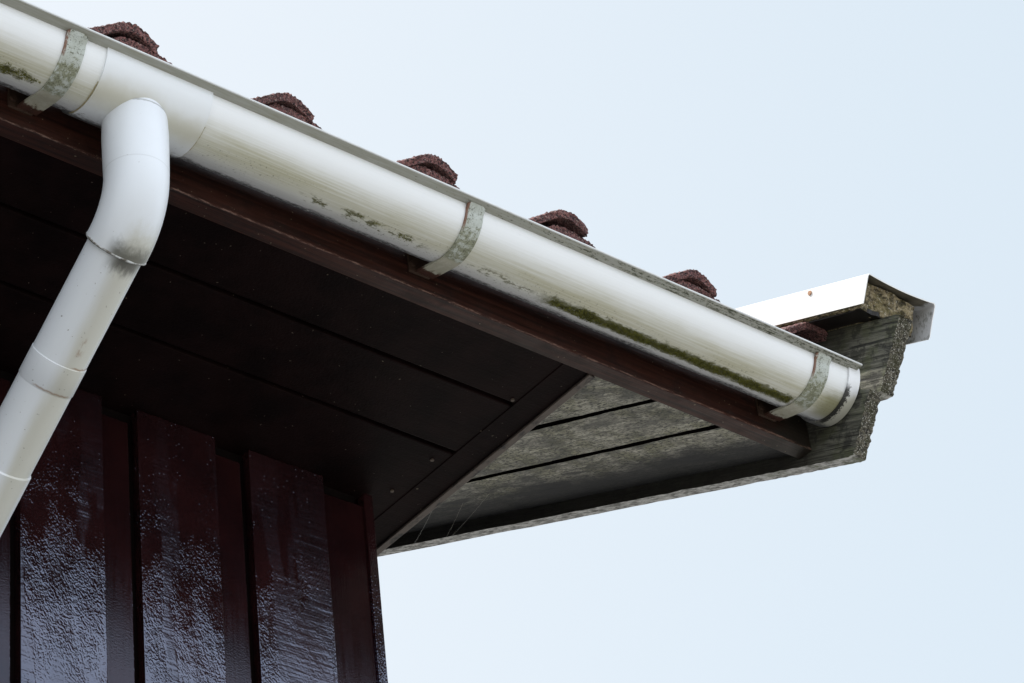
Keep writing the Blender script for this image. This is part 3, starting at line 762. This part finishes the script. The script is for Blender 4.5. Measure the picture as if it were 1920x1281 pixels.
br = empty('gutter_bracket', (0, YC, H - GR))
st = sm.build('strap', MT['bracket'], br, smooth=True, angle=50, recalc=True)
m = MB(); m.box(-BW / 2 - .012, BW / 2 - .006, YF - .004, YF - .0003, -.046, .01); pl = m.build('wall_plate', MT['rust'], br, bevel=.001)
m = MB()
for zz in (-.032,):
    c = [(-.0205 + .005 * math.cos(t * math.pi / 3), zz + .005 * math.sin(t * math.pi / 3)) for t in range(6)]
    m.face([(a, YF - .0072, b) for a, b in c])
    for i in range(6):
        a, b = c[i], c[(i + 1) % 6]; m.face([(a[0], YF - .0072, a[1]), (b[0], YF - .0072, b[1]), (b[0], YF - .004, b[1]), (a[0], YF - .004, a[1])])
bo = m.build('bolt', MT['rust'], pl, recalc=True)
def copy_tree(o, parent=None):
    c = o.copy(); C.objects.link(c); c.parent = parent
    for ch in o.children: copy_tree(ch, c)
    return c
bl_ = ['mossy grey strap bracket left of the downpipe outlet', 'rust-edged grey strap bracket halfway along the gutter', 'speckled grey strap bracket beside the gutter end cap']
for i, bx in enumerate((-1.3585, -.721, -.0672)):
    o = br if i == 0 else copy_tree(br)
    o.location.x = bx; tag(o, bl_[i], 'bracket', 'strap brackets holding the gutter')

# ------------------------------------------------------------------ downpipe
dp = empty('downpipe', (XO, YW - .06, 0))
tag(dp, 'white round downpipe with bent swan neck below the gutter outlet', 'downpipe')
RP, RL = .0427, .0372; RBD = .093; BEND = R_(58.5); zs = -.142
ep = [(XO, YC, -.047), (XO, YC, -.075), (XO, YC, -.11), (XO, YC, zs)] + [(XO, YC + RBD * (1 - math.cos(t)), zs - RBD * math.sin(t)) for t in frange(.06, BEND, .06)]
d = Vector((0, math.sin(BEND), -math.cos(BEND))); e0 = Vector(ep[-1]); ep.append(tuple(e0 + d * .006))
rr = [RP] * len(ep); rr[0] = RP - .0006; rr[1] = RP + .0004; rr[3] = RP - .0008
for i in range(4, len(rr)): rr[i] = RP - .0010
m = MB(); tube(m, ep, rr, 64); m.build('elbow', MT['elbow'], dp, smooth=True, angle=50, recalc=True)
j0 = e0 + d * .006
Lr = (YW - .052 - .02 - j0.y) / d.y
m = MB()
pl_ = [j0 - d * .01 + d * t for t in [0, .01] + frange(.03, Lr, .02)]
bend2 = []
c2 = pl_[-1]
for t in frange(.06, BEND, .08): bend2.append(Vector((XO, c2.y + .06 * (math.cos(BEND - t) - math.cos(BEND)) * 1.0, c2.z - .06 * (math.sin(BEND) - math.sin(BEND - t)) - .0)))
# second elbow: tangent turns from the run back to vertical
b2 = []; pcur = Vector(c2); ang = BEND; stp = .009
while ang > .02:
    ang -= stp / .07; pcur = pcur + Vector((0, math.sin(max(ang, 0)), -math.cos(max(ang, 0)))) * stp; b2.append(Vector(pcur))
tail = [b2[-1] + Vector((0, 0, -.2)), Vector((XO, b2[-1].y, -H + .05))]
tube(m, pl_, RL, 64, 0, True, -.01); m.build('sloping_pipe', MT['pipelow'], dp, smooth=True, angle=50, recalc=True)
m = MB(); tube(m, [pl_[-1]] + b2 + tail, RL + .0012, 48); m.build('wall_pipe', MT['pipe'], dp, smooth=True, angle=50, recalc=True)
# sealant ring at the elbow and the slim sleeve lower down
def ring(m, p, r, tr, seg=64, wob=0.0):
    n1 = Vector((1, 0, 0)); n2 = d.cross(n1).normalized()
    def fn(a, b):
        rad = n1 * math.sin(a) + n2 * math.cos(a); w_ = tr * (1 + wob * mn.noise(Vector((math.sin(a) * 2.5, math.cos(a) * 2.5, 1))))
        return p + rad * (r + w_ * math.cos(b)) + d * (w_ * math.sin(b) + wob * .0015 * mn.noise(Vector((math.sin(a) * 3, math.cos(a) * 3, 4))))
    m.grid(fn, frange(0, 2 * math.pi, 2 * math.pi / seg), frange(0, 2 * math.pi, math.pi / 4)); return m
m = MB(); ring(m, j0 + d * .0005, RL + .0035, .0016, 72, .6); m.build('sealant_ring', MT['seal'], dp, smooth=True)
m = MB(); tube(m, [j0 + d * t for t in (.159, .160, .198, .1995)], [RL, RL + .0009, RL + .0009, RL], 64, 0, False, .159); m.build('sleeve', MT['pipelow'], dp, smooth=True)
m = MB(); tube(m, [j0 + d * t for t in (.318, .320, .42, .422)], [RL, RL + .0022, RL + .0022, RL], 64, 0, False, .318); m.build('coupling', MT['pipelow'], dp, smooth=True)

# ------------------------------------------------------------------ cobweb strands under the box end
m = MB()
def strand(a, b, r=.00016, sag=.004):
    a, b = Vector(a), Vector(b); pts = [a.lerp(b, t) - Vector((0, 0, sag * 4 * t * (1 - t))) for t in frange(0, 1, .1)]
    for p, q in zip(pts, pts[1:]):
        dd = (q - p).normalized(); n1 = dd.orthogonal().normalized(); n2 = dd.cross(n1)
        m.grid(lambda i, k, p=p, q=q, n1=n1, n2=n2: (p, q)[i] + n1 * r * math.cos(k) + n2 * r * math.sin(k), [0, 1], frange(0, 2 * math.pi, 2 * math.pi / 4))
strand((XE_ + .011, .555, -.0742), (.0115, 1.1025, .308), r=.00011, sag=.003)
strand((-.0636, .858, .240), (.0115, .998, .278), r=.00011, sag=.002)
strand((-.0764, .775, .204), (.0115, .985, .271), r=.00011, sag=.002)
cw = m.build('cobweb', MT['thread'], base=(XB, .6, H - .12), weld=0)
tag(cw, 'thin spider silk strands between dark box end and gable bargeboard', 'cobweb')
